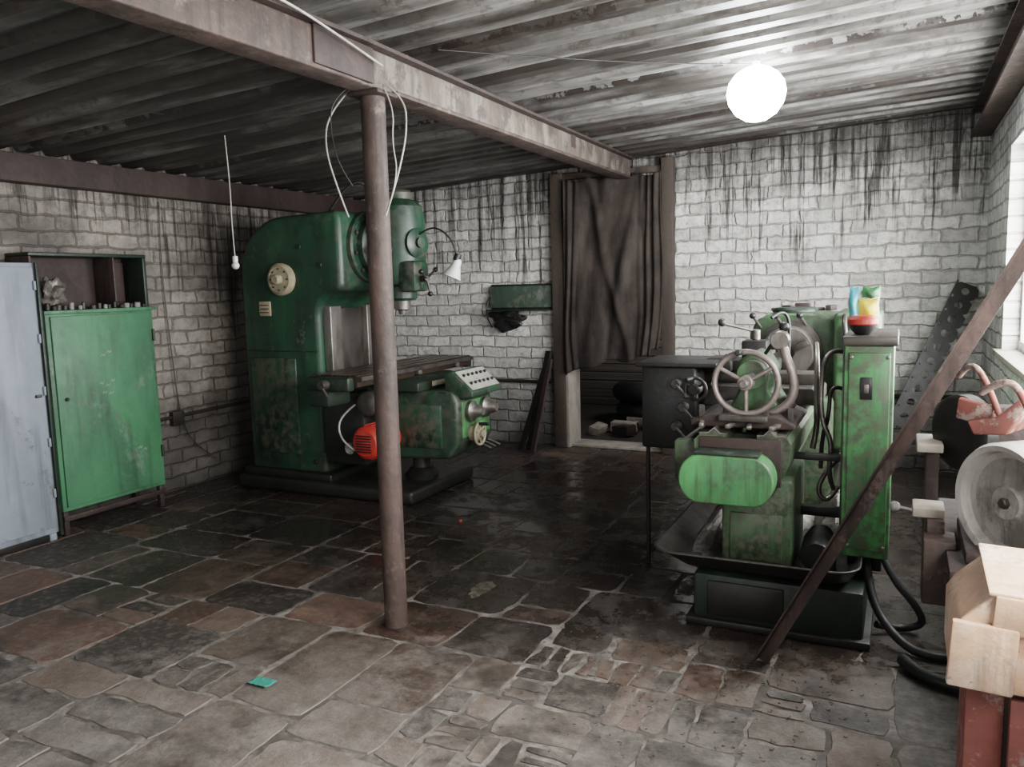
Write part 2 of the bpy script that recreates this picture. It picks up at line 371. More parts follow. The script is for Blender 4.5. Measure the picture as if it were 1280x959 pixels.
for i,(y0,y1,z0,z1) in enumerate((w1,w2)):
    g=group(f'window_{i+1}',(XR+.12,(y0+y1)/2,(z0+z1)/2))
    box('frame_top',XR+.09,XR+.16,y0,y1,z1-.06,z1,mWhiteP,g); box('frame_bottom',XR+.09,XR+.16,y0,y1,z0,z0+.06,mWhiteP,g)
    nn=4
    for k in range(nn+1):
        yy=y0+(y1-y0-.05)*k/nn
        box(f'mullion_{k+1}',XR+.095,XR+.155,yy,yy+.05,z0+.06,z1-.06,mWhiteP,g)
    box('transom',XR+.1,XR+.15,y0+.05,y1-.05,z0+.85,z0+.89,mWhiteP,g)
    box('sill',XR-.05,XR+.09,y0-.03,y1+.03,z0-.035,z0+.002,mWoodW,g)

# corrugated ceiling
bm=bmesh.new(); pitch=.21; prof=[]; y=YF-.3
while y<YB+.25:
    prof+= [(y,0),(y+.085,0),(y+.11,.04),(y+.185,.04)]; y+=pitch
xs=[XL-.3+i*(XR-XL+.6)/24 for i in range(25)]
rows=[[bm.verts.new((x,yy+.006*noise.noise(Vector((x*.8,yy*3,5))),zc(x)+h+.012*noise.noise(Vector((x*.9,yy*1.2,0))))) for yy,h in prof] for x in xs]
for a,b in zip(rows,rows[1:]):
    for i in range(len(prof)-1): bm.faces.new([a[i],a[i+1],b[i+1],b[i]])
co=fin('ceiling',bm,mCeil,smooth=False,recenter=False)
so=co.modifiers.new('s','SOLIDIFY'); so.thickness=.002

def chan(w,h,t=.01):
    return [(-w/2,0),(w/2,0),(w/2,t),(t/2,t),(t/2,h-t),(w/2,h-t),(w/2,h),(-w/2,h),(-w/2,h-t),(-t/2,h-t),(-t/2,t),(-w/2,t)]
gb=group('steel_roof_beam',(-2.2,3.1,2.6))
def boxsec(w,h): return [(-w/2,0),(w/2,0),(w/2,h),(-w/2,h)]
ext('beam_near_section',boxsec(.13,.165),(-2.12,YF+.05,2.43),(-2.18,2.95,2.53),mRust,gb,bevel=.008)
ext('beam_far_section',boxsec(.12,.165),(-2.182,2.9,2.531),(-2.375,7.38,2.618),mBeamL,gb,bevel=.008)
ext('beam_far_lip',boxsec(.15,.02),(-2.182,3.2,2.528),(-2.375,7.37,2.610),mRust,gb,bevel=.003)
ext('beam_top_flange',boxsec(.2,.016),(-2.12,YF+.05,2.597),(-2.18,2.95,2.697),mRustD,gb)
ext('beam_top_flange_far',boxsec(.2,.016),(-2.18,2.95,2.697),(-2.375,7.38,2.784),mRustD,gb)
box('splice_plate',-2.12,-2.10,2.62,3.02,2.54,2.69,mRustD,gb)
box('post_cap_plate',-2.28,-2.11,3.05,3.21,2.515,2.535,mRustD,gb)
for i,yy in enumerate((.6,1.8,4.4,5.7)):
    box(f'packer_{i+1}',-2.32,-2.24,yy,yy+.1,2.66,2.78,mRustD,gb)
ext('trim_1',boxsec(.12,.19),(XL+.065,YF+.05,2.43),(XL+.065,YB-.01,2.43),mRustD,bevel=.006)
ext('trim_2',chan(.14,.2),(XR-.075,YF+.05,2.72),(XR-.075,YB-.01,2.72),mRust)
gp=group('steel_support_post',(-2.2,3.13,0))
cyl('pipe',(-2.195,3.13,0.0),(-2.195,3.13,2.516),.056,mRust,gp,n=40)
box('foot_plate',-2.255,-2.135,3.07,3.19,-.004,.005,mRustD,gp)

# ------------------------------------------------------------------ doorway, curtain
g=group('door_1',(-2.5,7.45,0))
box('post_left',-3.14,-3.02,7.4,7.497,0,2.72,mWood,g); box('post_right',-2.03,-1.92,7.4,7.497,0,2.78,mWood,g)
box('post_left_inner',-3.02,-2.985,7.42,7.74,0,2.3,mWoodW,g)
box('head_board',-3.02,-2.03,7.44,7.497,2.66,2.72,mWood,g)
box('threshold',-3.02,-2.03,7.48,7.76,0,.03,mWoodW,g)
bm=bmesh.new(); nx,nz=110,60; G=[]
for i in range(nx+1):
    u=i/nx; x=-2.99+u*1.0; bot=.74+.26*u+.02*math.sin(u*17)+.03*math.sin(u*5)+(.06 if u>.92 else 0); topz=2.655-.03*abs(math.sin(u*math.pi*4)); col=[]
    for j in range(nz+1):
        v=j/nz; z=topz+(bot-topz)*v
        e=math.exp(-((u-.90)/.10)**2)+.7*math.exp(-((u-.06)/.07)**2)
        yy=7.36+.022*e*math.sin(u*85+v*2)+.018*math.sin(u*11-v*4.5)+.012*math.sin(u*23+v*3+1)*(.3+v)+.05*noise.noise(Vector((u*2.5,v*2.5,2)))+.02*noise.noise(Vector((u*8+v*3,v*3,6)))
        yy-= .03*math.exp(-((u-.25-.45*v)/.05)**2)+.025*math.exp(-((u-.80+.35*v)/.05)**2)
        xx=x+.02*math.sin(v*6+u*4)-(.05*v*u)
        col.append(bm.verts.new((xx,min(yy,7.40),z)))
    G.append(col)
for i in range(nx):
    for j in range(nz): bm.faces.new([G[i][j],G[i+1][j],G[i+1][j+1],G[i][j+1]])
c=fin('door_curtain',bm,mCloth,ang=180)
so=c.modifiers.new('s','SOLIDIFY'); so.thickness=.004
rng=random.Random(3)
g=group('rubble_pile',(-2.6,8.5,0))
for i in range(26):
    x=rng.uniform(-3.0,-1.9); y=rng.uniform(8.2,8.9); s=rng.uniform(.05,.13)
    box(f'brick_{i+1}',x-s,x+s,y-s*.6,y+s*.6,.0 ,s*.9,mWoodW if i%3==0 else mRustD,g,rot=(rng.uniform(-.25,.25),rng.uniform(-.25,.25),rng.uniform(0,3)))
g=group('car_tyre',(-2.7,9.3,0.1))
torus('tread',(-2.75,9.3,.3),(0.1,.2,1),.28,.12,mRubber,g); torus('tread_2',(-2.7,9.3,.12),(0,0,1),.28,.12,mRubber,g)

# ------------------------------------------------------------------ milling machine
g=group('vertical_milling_machine',(-4.3,5.45,0))
box('base_plate',-5.06,-3.3,4.98,5.97,0,.11,mDark,g,bevel=.03,seg=3)
box('base_step',-5.03,-4.1,5.03,5.92,.10,.17,mDark,g,bevel=.02,seg=3)
prof=[(-5.0,.12),(-5.0,1.72)]
for i in range(0,9):
    a=math.pi-(math.pi/2)*i/8; prof.append((-4.55+.45*math.cos(a),1.78+.47*math.sin(a)))
prof+=[(-3.97,2.27),(-3.95,2.2),(-3.95,1.66)]
for i in range(0,6):
    a=math.pi/2+(math.pi/2)*i/5; prof.append((-4.0+.2*math.cos(a),1.44+.2*math.sin(a)))
prof+=[(-4.2,.12)]
ext('column',prof,(0,5.1,0),(0,5.85,0),mGreenMill,g,bevel=.045,seg=4,bang=50)
box('column_side_cover',-4.93,-4.45,5.088,5.11,.3,1.1,mGreenMill,g,bevel=.010)
box('column_side_seam',-4.98,-4.22,5.093,5.105,1.155,1.165,mDarkG,g,bevel=.002)
ext('dovetail_way_near',[(-4.2,.5),(-4.12,.5),(-4.12,1.52),(-4.2,1.52)],(0,5.16,0),(0,5.30,0),mSteel,g,bevel=.006)
ext('dovetail_way_far',[(-4.2,.5),(-4.12,.5),(-4.12,1.52),(-4.2,1.52)],(0,5.65,0),(0,5.79,0),mSteel,g,bevel=.006)
box('way_centre',-4.2,-4.17,5.30,5.65,.5,1.5,mSteelD,g)
rev('speed_dial',[(.125,0),(.13,.015),(.13,.045),(.105,.06),(.10,.055),(.04,.055),(.04,.10),(.03,.11),(0,.11)],(-4.53,5.10,1.745),(0,-1,0),mCream,g)
for i in range(8):
    a=i*math.pi/4; ball(f'dial_mark_{i+1}',(-4.53+.085*math.cos(a),5.042,1.745+.085*math.sin(a)),.008,mDark,g)
box('name_plate',-4.80,-4.68,5.088,5.102,1.45,1.57,mCream,g,bevel=.004)
for i in range(3): box(f'plate_line_{i+1}',-4.785,-4.695,5.084,5.09,1.475+i*.03,1.482+i*.03,mDark,g,bevel=0)
box('small_plate',-4.62,-4.57,5.09,5.101,1.02,1.08,mCream,g,bevel=.003)
rev('swivel_flange',[(.28,0),(.29,.012),(.29,.06),(.275,.075),(.23,.075),(.23,.13),(.20,.15),(0,.15)],(-3.97,5.475,1.99),(1,0,0),mGreenMill,g,n=56)
for i in range(10):
    a=i*math.pi/5+.2; cyl(f'flange_bolt_{i+1}',(-3.9,5.475+.255*math.cos(a),1.99+.255*math.sin(a)),(-3.875,5.475+.255*math.cos(a),1.99+.255*math.sin(a)),.018,mSteelD,g,n=6)
rev('head_body',[(.13,1.66),(.17,1.68),(.19,1.74),(.20,1.85),(.205,2.05),(.205,2.2),(.19,2.29),(.14,2.34),(.06,2.355),(0,2.355)],(-3.64,5.475,0),(0,0,1),mGreenMill,g)
box('head_block',-3.84,-3.60,5.28,5.67,1.78,2.27,mGreenMill,g,bevel=.06,seg=4)
rev('quill_housing',[(.11,1.55),(.125,1.57),(.125,1.66),(.15,1.68)],(-3.64,5.475,0),(0,0,1),mGreenMill,g)
rev('spindle_nose',[(.0,1.44),(.03,1.44),(.035,1.47),(.065,1.48),(.07,1.55),(.09,1.56)],(-3.64,5.475,0),(0,0,1),mSteel,g)
rev('head_front_cover',[(.11,0),(.115,.02),(.095,.03),(.04,.035),(.04,.06),(0,.06)],(-3.45,5.42,2.0),(1,-.25,0),mGreenMill,g)
cyl('head_side_knob',(-3.62,5.28,1.95),(-3.62,5.22,1.95),.05,mDarkG,g); cyl('head_side_knob_cap',(-3.62,5.225,1.95),(-3.62,5.19,1.95),.022,mSteel,g)
box('quill_feed_box',-3.56,-3.40,5.30,5.52,1.62,1.86,mGreenMill,g,bevel=.03)
cyl('quill_handle_shaft',(-3.42,5.4,1.72),(-3.32,5.36,1.72),.025,mSteelD,g)
for i in range(3):
    a=.6+i*2.1; cyl(f'quill_handle_{i+1}',(-3.33,5.365,1.72),(-3.31,5.365+.12*math.cos(a),1.72+.12*math.sin(a)),.009,mSteelD,g,n=12); ball(f'quill_ball_{i+1}',(-3.31,5.365+.12*math.cos(a),1.72+.12*math.sin(a)),.02,mBlackP,g)
cyl('head_top_motor',(-3.64,5.475,2.33),(-3.64,5.475,2.42),.12,mGreenMill,g,bevel=.02)
tube('head_conduit',[(-3.75,5.35,2.33),(-3.78,5.25,2.5),(-3.95,5.2,2.45),(-4.1,5.2,2.27)],.014,mDark,g)
for i,(x,z) in enumerate(((-4.35,2.0),(-4.15,1.85),(-4.8,.25),(-4.3,.25))): cyl(f'column_plug_{i+1}',(x,5.10,z),(x,5.085,z),.022,mDarkG,g,n=20)
ext('knee',[(-4.19,.24),(-4.19,.86),(-3.02,.86),(-2.98,.78),(-2.98,.47),(-3.07,.34),(-3.9,.30)],(0,5.16,0),(0,5.72,0),mGreenMill,g,bevel=.03,seg=3)
box('knee_side_panel',-3.55,-3.12,5.145,5.17,.42,.76,mGreenMill,g,bevel=.01)
box('knee_front_panel',-2.985,-2.97,5.22,5.66,.50,.78,mGreenPanel,g,bevel=.006)
box('knee_rear_cover',-4.12,-3.72,5.0,5.18,.28,.84,mDark,g,bevel=.02)
cyl('knee_screw',(-3.5,5.45,.10),(-3.5,5.45,.33),.07,mSteelD,g)
rev('coolant_flange',[(.13,.10),(.14,.14),(.12,.16),(.09,.2)],(-3.5,5.45,0),(0,0,1),mDark,g)
ext('saddle',[(-4.02,.86),(-4.02,.93),(-3.94,.955),(-3.40,.955),(-3.28,.93),(-3.28,.86)],(0,5.1,0),(0,5.8,0),mDarkG,g,bevel=.01)
tp=[(-3.88,.955),(-3.88,1.04)]
for cx in (-3.79,-3.675,-3.56): tp+=[(cx-.014,1.04),(cx-.014,1.012),(cx+.014,1.012),(cx+.014,1.04)]
tp+=[(-3.47,1.04),(-3.47,.955)]
ext('table',tp,(0,4.6,0),(0,6.26,0),mTable,g)
ext('table_lip',[(-3.47,1.0),(-3.47,1.03),(-3.43,1.03),(-3.43,1.0)],(0,4.6,0),(0,6.26,0),mSteelD,g)
box('table_end_near',-3.86,-3.49,4.52,4.6,.93,1.03,mDarkG,g,bevel=.015); box('table_end_far',-3.86,-3.49,6.26,6.34,.93,1.03,mDarkG,g,bevel=.015)
for i,yy in enumerate((4.8,5.35,5.95)): box(f'feed_stop_{i+1}',-3.47,-3.425,yy,yy+.05,.965,1.0,mSteel,g)
box('yellow_plate',-3.28,-3.272,5.3,5.5,.885,.925,mCream,g,bevel=.002)
cyl('table_screw_end',(-3.68,4.52,.98),(-3.68,4.45,.98),.035,mSteelD,g); cyl('table_crank',(-3.68,4.46,.98),(-3.62,4.45,.90),.01,mSteelD,g,n=12)
box('table_gear_case',-3.9,-3.72,4.58,4.85,.80,.955,mDarkG,g,bevel=.02)
rev('feed_motor_grey',[(.07,0),(.085,.01),(.09,.03),(.09,.2),(.08,.24),(0,.24)],(-3.60,4.86,.79),(0,1,0),mSteelD,g)
for i in range(6): torus(f'motor_rib_{i+1}',(-3.60,4.89+i*.03,.79),(0,1,0),.09,.005,mSteelD,g,n=32,m=6)
box('feed_motor_bracket',-3.72,-3.48,5.05,5.18,.68,.90,mDarkG,g,bevel=.02)
rev('red_motor',[(0,0),(.035,0),(.05,.008),(.10,.012),(.125,.035),(.13,.06),(.13,.2),(.115,.22),(.11,.34)],(-3.59,4.80,.50),(0,1,0),mRed,g)
for i in range(7): box(f'red_motor_grille_{i+1}',-3.66,-3.52,4.79,4.80,.435+i*.02,.443+i*.02,mDark,g,bevel=0)
for i in range(14):
    a=i*2*math.pi/14; cyl(f'red_motor_fin_{i+1}',(-3.59+.13*math.cos(a),4.86,.5+.13*math.sin(a)),(-3.59+.13*math.cos(a),5.0,.5+.13*math.sin(a)),.006,mRed,g,n=8)
cyl('red_motor_mount',(-3.59,5.02,.5),(-3.59,5.18,.5),.1,mDark,g)
tube('motor_cable',[(-3.72,4.9,.78),(-3.82,4.85,.7),(-3.84,4.82,.58),(-3.74,4.8,.47),(-3.68,4.86,.42)],.008,mCable,g)
cyl('junction_knob',(-3.77,4.9,.44),(-3.77,4.86,.44),.045,mGreyStone,g)
ext('control_panel_box',[(-3.12,.86),(-3.12,1.0),(-3.05,1.01),(-2.88,.86),(-2.88,.82),(-2.98,.80)],(0,5.22,0),(0,5.72,0),mGreenMill,g,bevel=.01)
nrm=Vector((.15,0,.17)).normalized(); tang=Vector((.17,0,-.15)).normalized()
pc=Vector((-2.965,5.47,.938))
def pquad(name,c,du,dv,hu,hv,t,mat,parent):
    bm=bmesh.new(); n=du.cross(dv).normalized(); vs=[]
    for k in (0,t):
        for sx,sy in ((-1,-1),(1,-1),(1,1),(-1,1)): vs.append(bm.verts.new(c+du*hu*sx+dv*hv*sy+n*k))
    for f in ((0,1,2,3),(7,6,5,4),(0,4,5,1),(1,5,6,2),(2,6,7,3),(3,7,4,0)): bm.faces.new([vs[i] for i in f])
    return fin(name,bm,mat,parent)
pquad('control_plate',pc+nrm*.003,Vector((0,1,0)),-tang,.22,.10,-.006,mPlate,g)
for i in range(2):
    for j in range(6):
        p=pc+Vector((0,-.17+j*.068,0))+tang*(-.045+i*.085)
        cyl(f'button_{i}_{j}',p,p+nrm*.02,.012,mBlackP,g,n=16,bevel=.003)
for i,yy in enumerate((5.33,5.56)):
    rev(f'feed_dial_{i+1}',[(.075,0),(.08,.01),(.08,.035),(.06,.05),(.045,.09),(.03,.12),(0,.12)],(-2.97,yy,.70),(1,0,0),mSteel,g)
handwheel('vertical_feed_wheel',(-2.9,5.36,.52),(1,0,0),.085,.011,mCream,g,spokes=3)
rev('vertical_dial',[(.06,0),(.065,.05),(.04,.08)],(-2.97,5.36,.52),(1,0,0),mCream,g)
for i in range(3): cyl(f'front_lever_{i+1}',(-2.98,5.5+.07*i,.42),(-2.88,5.5+.08*i,.38),.008,mSteel,g,n=10)
tube('lamp_gooseneck',[(-3.52,5.42,2.0),(-3.35,5.42,2.12),(-3.2,5.42,2.09),(-3.1,5.44,1.95),(-3.1,5.45,1.84)],.007,mDark,g)
rev('lamp_shade',[(.022,0),(.03,.01),(.035,.05),(.075,.15),(.072,.15),(.03,.05),(0,.04)],(-3.09,5.45,1.86),(-.35,-.25,-1),mWhiteP,g)
cyl('lamp_socket',(-3.09,5.45,1.90),(-3.105,5.44,1.85),.028,mBlackP,g)

# ------------------------------------------------------------------ cabinets on left
g=group('green_metal_cabinet',(-5.3,3.9,0))
box('body',-5.49,-5.16,3.47,4.33,.17,1.55,mGreenCab,g,bevel=.008)
box('door_leaf',-5.165,-5.145,3.50,4.30,.2,1.52,mGreenCab,g,bevel=.006)
box('top_lip',-5.49,-5.13,3.45,4.35,1.535,1.56,mGreenCab,g,bevel=.005)
for i,(x,y) in enumerate(((-5.18,3.49),(-5.18,4.29),(-5.46,3.49),(-5.46,4.29))): box(f'leg_{i+1}',x-.02,x+.02,y-.02,y+.02,0,.17,mRustD,g)
box('base_rail',-5.17,-5.155,3.47,4.33,.10,.14,mRustD,g)
for i,z in enumerate((.4,1.3)): cyl(f'hinge_{i+1}',(-5.14,4.31,z),(-5.14,4.31,z+.09),.011,mDarkG,g,n=12)
cyl('lock',(-5.145,3.56,.95),(-5.125,3.56,.95),.012,mDarkG,g)
for i,(y,z) in enumerate(((3.82,1.02),(3.87,1.0),(3.91,1.03),(3.84,.95),(3.89,.94),(3.85,1.22),(3.9,1.24),(4.1,.5),(4.14,.48))):
    tube(f'chalk_mark_{i+1}',[(-5.143,y,z),(-5.143,y+.012,z+.03),(-5.143,y+.022,z-.008),(-5.143,y+.034,z+.02)],.0014,mCable,g)
rng=random.Random(5)
g=group('tool_bits_row',(-5.2,3.9,1.566))
for i in range(17):
    y=3.5+i*.048; r=rng.uniform(.012,.022); xx=-5.18+rng.uniform(-.02,.02); cyl(f'bit_{i+1}',(xx,y,1.561),(xx+.005,y,1.566+rng.uniform(.02,.05)),r,rng.choice([mDark,mSteelD,mRustD,mGreyStone]),g,n=14)
g=group('rusty_wall_cupboard',(-5.38,4.0,1.562))
box('back',-5.49,-5.48,3.47,4.36,1.565,1.95,mRustD,g,bevel=0); box('top',-5.49,-5.24,3.45,4.38,1.93,1.955,mDarkG,g); box('side_far',-5.49,-5.24,4.345,4.375,1.565,1.93,mDarkG,g)
box('side_near',-5.49,-5.24,3.45,3.47,1.565,1.93,mRust,g); box('bottom',-5.49,-5.24,3.45,4.38,1.562,1.572,mRustD,g)
box('divider',-5.48,-5.26,4.1,4.115,1.572,1.93,mRust,g); box('inner_flap',-5.46,-5.44,4.15,4.33,1.6,1.9,mRustD,g)
bm=bmesh.new()
bmesh.ops.create_icosphere(bm,subdivisions=4,radius=.09)
for v in bm.verts:
    v.co*=1+.45*noise.noise(v.co*22); v.co.z*=1.1; v.co+=Vector((-5.35,3.66,1.68))
fin('crumpled_plastic_bag',bm,paint('cloudy_plastic',(.15,.135,.12),(.07,.06,.05),None,.25,scale=12),g,ang=20)
g=group('grey_metal_locker',(-5.3,2.95,0))
box('body',-5.49,-5.16,2.35,3.43,.05,1.88,mGrey,g,bevel=.008); box('door_right',-5.165,-5.145,2.90,3.41,.09,1.85,mGrey,g,bevel=.006); box('door_left',-5.165,-5.145,2.37,2.89,.09,1.85,mGrey,g,bevel=.006)
for i,y in enumerate((2.4,3.36)): box(f'leg_{i+1}',-5.2,-5.16,y,y+.05,0,.05,mGrey,g)
box('base',-5.45,-5.17,2.4,3.38,0.0,.05,mDark,g)
box('edge_angle',-5.15,-5.13,3.42,3.44,.03,1.88,mDarkG,g,bevel=.003)
for i in range(5): cyl(f'hinge_{i+1}',(-5.135,3.405,.3+i*.35),(-5.135,3.405,.36+i*.35),.009,mGrey,g,n=10)
box('door_latch',-5.145,-5.125,3.34,3.38,.99,1.01,mSteelD,g)
tube('wall_conduit',[(-5.47,4.4,.62),(-5.47,5.0,.63),(-5.47,5.6,.64),(-5.47,7.4,.66)],.014,mRustD,smooth=False)
tube('wall_conduit.001',[(-4.6,7.47,.66),(-3.2,7.47,.66)],.016,mRustD,smooth=False)
tube('wall_conduit.002',[(-1.85,7.47,.60),(.55,7.47,.64)],.018,mRustD,smooth=False)
tube('wall_cable',[(-5.48,4.75,2.4),(-5.48,4.72,1.9),(-5.47,4.75,1.2),(-5.46,4.78,.62),(-5.45,4.9,.35),(-5.42,5.1,.2)],.005,mSteelD)
box('junction_box',-5.5,-5.45,4.7,4.82,.55,.67,mSteelD,bevel=.006)

# ------------------------------------------------------------------ back wall items
g=group('green_wall_shelf_box',(-3.5,7.45,1.4))
box('back',-3.86,-3.16,7.475,7.495,1.40,1.66,mDarkG,g); box('bottom',-3.86,-3.16,7.33,7.495,1.39,1.405,mDarkG,g)
box('face',-3.86,-3.16,7.44,7.475,1.42,1.64,paint('faded_green',(.06,.09,.065),(.03,.04,.03),(.14,.14,.12),.6,scale=6,wear=(.5,.6)),g)
g=group('black_rag',(-3.72,7.4,1.2))
bm=bmesh.new(); bmesh.ops.create_icosphere(bm,subdivisions=4,radius=.12)
for v in bm.verts: v.co*=1+.9*noise.noise(v.co*14+Vector((3,1,0))); v.co=Vector((v.co.x*1.5,v.co.y*.45,v.co.z*.8))+Vector((-3.65,7.42,1.30))
fin('cloth',bm,mBlackP,g,ang=30)
tube('hook_wire',[(-3.86,7.47,1.55),(-3.95,7.42,1.4),(-3.82,7.4,1.22)],.008,mDark,g)
g=group('leaning_steel_bars',(-3.22,7.3,0))
ext('bar_1',boxsec(.07,.03),(-3.28,7.1,0.01),(-3.16,7.37,.98),mDark,g); ext('bar_2',boxsec(.06,.03),(-3.38,7.12,0.01),(-3.22,7.4,.8),mDark,g)
ext('bar_3',boxsec(.05,.03),(-3.22,7.05,0.01),(-3.14,7.34,.9),mRustD,g)
g=group('perforated_steel_strip',(.1,7.2,0))
p0=Vector((-.16,7.02,.02)); p1=Vector((.48,7.42,1.56)); u,v,w=frame(p1-p0,(0,-1,0)); L=(p1-p0).length
bm=bmesh.new(); hw=.085; nh=14; st=L/nh
for k in range(nh):
    c=p0+w*(st*(k+.5)); ring=[]; sq=[]
    N=16
    for i in range(N):
        a=2*math.pi*i/N+math.pi/N; cs,sn=math.cos(a),math.sin(a)
        ring.append(bm.verts.new(c+u*cs*.03+w*sn*.03)); mx=max(abs(cs),abs(sn)); sq.append(bm.verts.new(c+u*cs/mx*hw+w*sn/mx*st/2))
    for i in range(N): j=(i+1)%N; bm.faces.new([ring[i],ring[j],sq[j],sq[i]])
o=fin('strip',bm,mDark,g,smooth=False); so=o.modifiers.new('s','SOLIDIFY'); so.thickness=.012
ext('strip_edge',boxsec(.012,.04),p0-u*.085,p1-u*.085,mDark,g,up=(0,-1,0))

# ------------------------------------------------------------------ lathe
g=group('metal_turning_lathe',(-.6,4.7,0))
box('near_plinth',-.87,-.11,3.73,4.35,0,.25,mDarkG,g,bevel=.02); box('far_plinth',-.87,-.11,5.0,5.95,0,.25,mDarkG,g,bevel=.02)
box('plinth_door',-.80,-.45,3.72,3.735,.05,.22,mDark,g,bevel=.006)
box('plinth_foot',-.90,-.08,3.70,4.38,0,.035,mDark,g)
def ringpts(x0,x1,y0,y1,r,z,n=6):
    P=[]
    for cx,cy,a0 in ((x1-r,y1-r,0),(x0+r,y1-r,90),(x0+r,y0+r,180),(x1-r,y0+r,270)):
        for i in range(n+1):
            a=math.radians(a0+90*i/n); P.append((cx+r*math.cos(a),cy+r*math.sin(a),z))
    return P
bm=bmesh.new(); R=[[bm.verts.new(p) for p in ringpts(*q)] for q in ((-.92,-.20,3.78,5.75,.08,.262),(-.95,-.17,3.74,5.78,.1,.275),(-1.05,-.13,3.64,5.85,.12,.36),(-1.065,-.125,3.625,5.86,.125,.362))]
bm.faces.new(R[0])
for a,b in zip(R,R[1:]):
    for i in range(len(a)): j=(i+1)%len(a); bm.faces.new([a[i],a[j],b[j],b[i]])
o=fin('chip_pan',bm,mSteelD,g,ang=50); so=o.modifiers.new('s','SOLIDIFY'); so.thickness=.008
heap('swarf_left',-.86,4.6,.272,.12,.7,.06,mSwarf,g,2); heap('swarf_right',-.28,4.75,.272,.14,.5,.16,mSwarf,g,4); heap('swarf_middle',-.6,4.7,.272,.22,.28,.12,mSwarf,g,6)
box('near_pedestal',-.75,-.43,3.80,4.35,.26,.72,mGreenLathe,g,bevel=.02)
box('pedestal_panel',-.71,-.47,3.79,3.81,.32,.55,mGreenLathe,g,bevel=.008)
box('far_pedestal',-.82,-.35,5.0,5.8,.26,.93,mGreenLathe,g,bevel=.03)
bp=[(-.80,.66),(-.86,.80),(-.87,.90),(-.84,.93),(-.80,.93),(-.775,.955),(-.75,.93),(-.72,.93),(-.72,.78),(-.58,.78),(-.58,.93),(-.55,.93),(-.525,.955),(-.50,.93),(-.45,.93),(-.43,.90),(-.44,.80),(-.50,.66)]
ext('bed',bp,(0,3.74,0),(0,5.3,0),mGreenLathe,g)
ext('way_front',[(-.845,.931),(-.80,.932),(-.775,.958),(-.75,.932),(-.72,.932),(-.72,.936),(-.745,.938),(-.775,.964),(-.805,.938),(-.845,.937)],(0,3.74,0),(0,5.3,0),mSteel,g)
ext('way_rear',[(-.58,.931),(-.55,.932),(-.525,.958),(-.50,.932),(-.455,.932),(-.455,.937),(-.497,.938),(-.525,.964),(-.552,.938),(-.58,.937)],(0,3.74,0),(0,5.3,0),mSteel,g)
for k in range(4): box(f'bed_rib_{k+1}',-.72,-.58,3.95+k*.35,4.0+k*.35,.76,.90,mGreenLathe,g)
box('bed_end_plate',-.84,-.47,3.725,3.745,.70,.92,mRustD,g,bevel=.004)
st=[]
for i in range(13):
    a=math.pi/2+math.pi*i/12; st.append((-.815+.105*math.cos(a)*.9,.745+.112*math.sin(a)))
for i in range(13):
    a=-math.pi/2+math.pi*i/12; st.append((-.575+.09*math.cos(a),.745+.112*math.sin(a)))
ext('end_cover',st,(0,3.59,0),(0,3.76,0),mGreenPanel,g,bevel=.010,seg=3,bang=60)
box('cover_top_lip',-.84,-.55,3.60,3.75,.857,.872,mDarkG,g,bevel=.004)
ext('tailstock_base',[(-.90,.955),(-.90,.98),(-.80,1.015),(-.50,1.015),(-.42,.98),(-.42,.955)],(0,3.80,0),(0,4.30,0),mRustD,g,bevel=.008)
ext('tailstock_body',[(-.75,1.01),(-.70,1.12),(-.72,1.20),(-.70,1.26),(-.64,1.30),(-.58,1.26),(-.545,1.2),(-.56,1.12),(-.49,1.01)],(0,3.95,0),(0,4.28,0),mGreenLathe,g,bevel=.015)
cyl('tailstock_barrel',(-.635,3.90,1.195),(-.635,4.33,1.195),.07,mGreenLathe,g); cyl('tailstock_quill',(-.635,4.3,1.195),(-.635,4.48,1.195),.034,mSteel,g)
rev('tail_centre',[(.03,0),(0,.07)],(-.635,4.48,1.195),(0,1,0),mSteel,g)
cyl('wheel_shaft',(-.635,3.80,1.175),(-.635,3.96,1.195),.022,mSteel,g)
handwheel('tailstock_wheel',(-.645,3.82,1.168),(0,-1,.05),.145,.014,mWheel,g,spokes=3,hub=.036,a0=.5)
cyl('wheel_centre_cap',(-.645,3.79,1.168),(-.645,3.745,1.168),.02,mSteel,g)
box('base_clamp_plate',-.76,-.54,3.76,3.86,.99,1.02,mSteelD,g)
for i,x in enumerate((-.86,-.74,-.56,-.45)): cyl(f'clamp_bolt_{i+1}',(x,3.86,.97),(x,3.86,1.05),.016,mSteelD,g,n=6)
for i,(x,a) in enumerate(((-.84,.2),(-.70,-.1),(-.62,.15),(-.50,-.2))): box(f'loose_tool_{i+1}',x-.012,x+.012,3.70,3.84,.965,.985,mSteel,g,rot=(0,0,a))
cyl('clamp_lever',(-.60,4.1,1.28),(-.50,4.0,1.42),.009,mSteelD,g,n=12); ball('clamp_lever_ball',(-.50,4.0,1.42),.024,mDark,g)
ext('clamp_arm_root',boxsec(.08,.07),(-.52,4.02,1.0),(-.44,4.02,1.03),mSteelD,g,bevel=.015)
tube('clamp_arm',[(-.50,3.95,1.36),(-.49,3.93,1.30),(-.445,3.93,1.20),(-.44,3.93,1.10),(-.50,3.93,1.02),(-.60,3.93,.995)],.022,mWheel,g)
rev('clamp_arm_eye',[(.04,-.03),(.045,-.02),(.045,.02),(.04,.03)],(-.51,3.95,1.36),(0,1,0),mSteel,g,n=24)
ext('carriage_saddle',[(-1.0,.94),(-1.0,1.03),(-.93,1.06),(-.42,1.06),(-.38,1.03),(-.38,.965),(-.84,.965),(-.9,.94)],(0,4.52,0),(0,5.0,0),mSteelD,g,bevel=.01)
box('cross_slide',-1.06,-.42,4.66,4.86,1.06,1.12,mSteelD,g); box('compound_rest',-.88,-.62,4.66,4.90,1.12,1.19,mDark,g,bevel=.015)
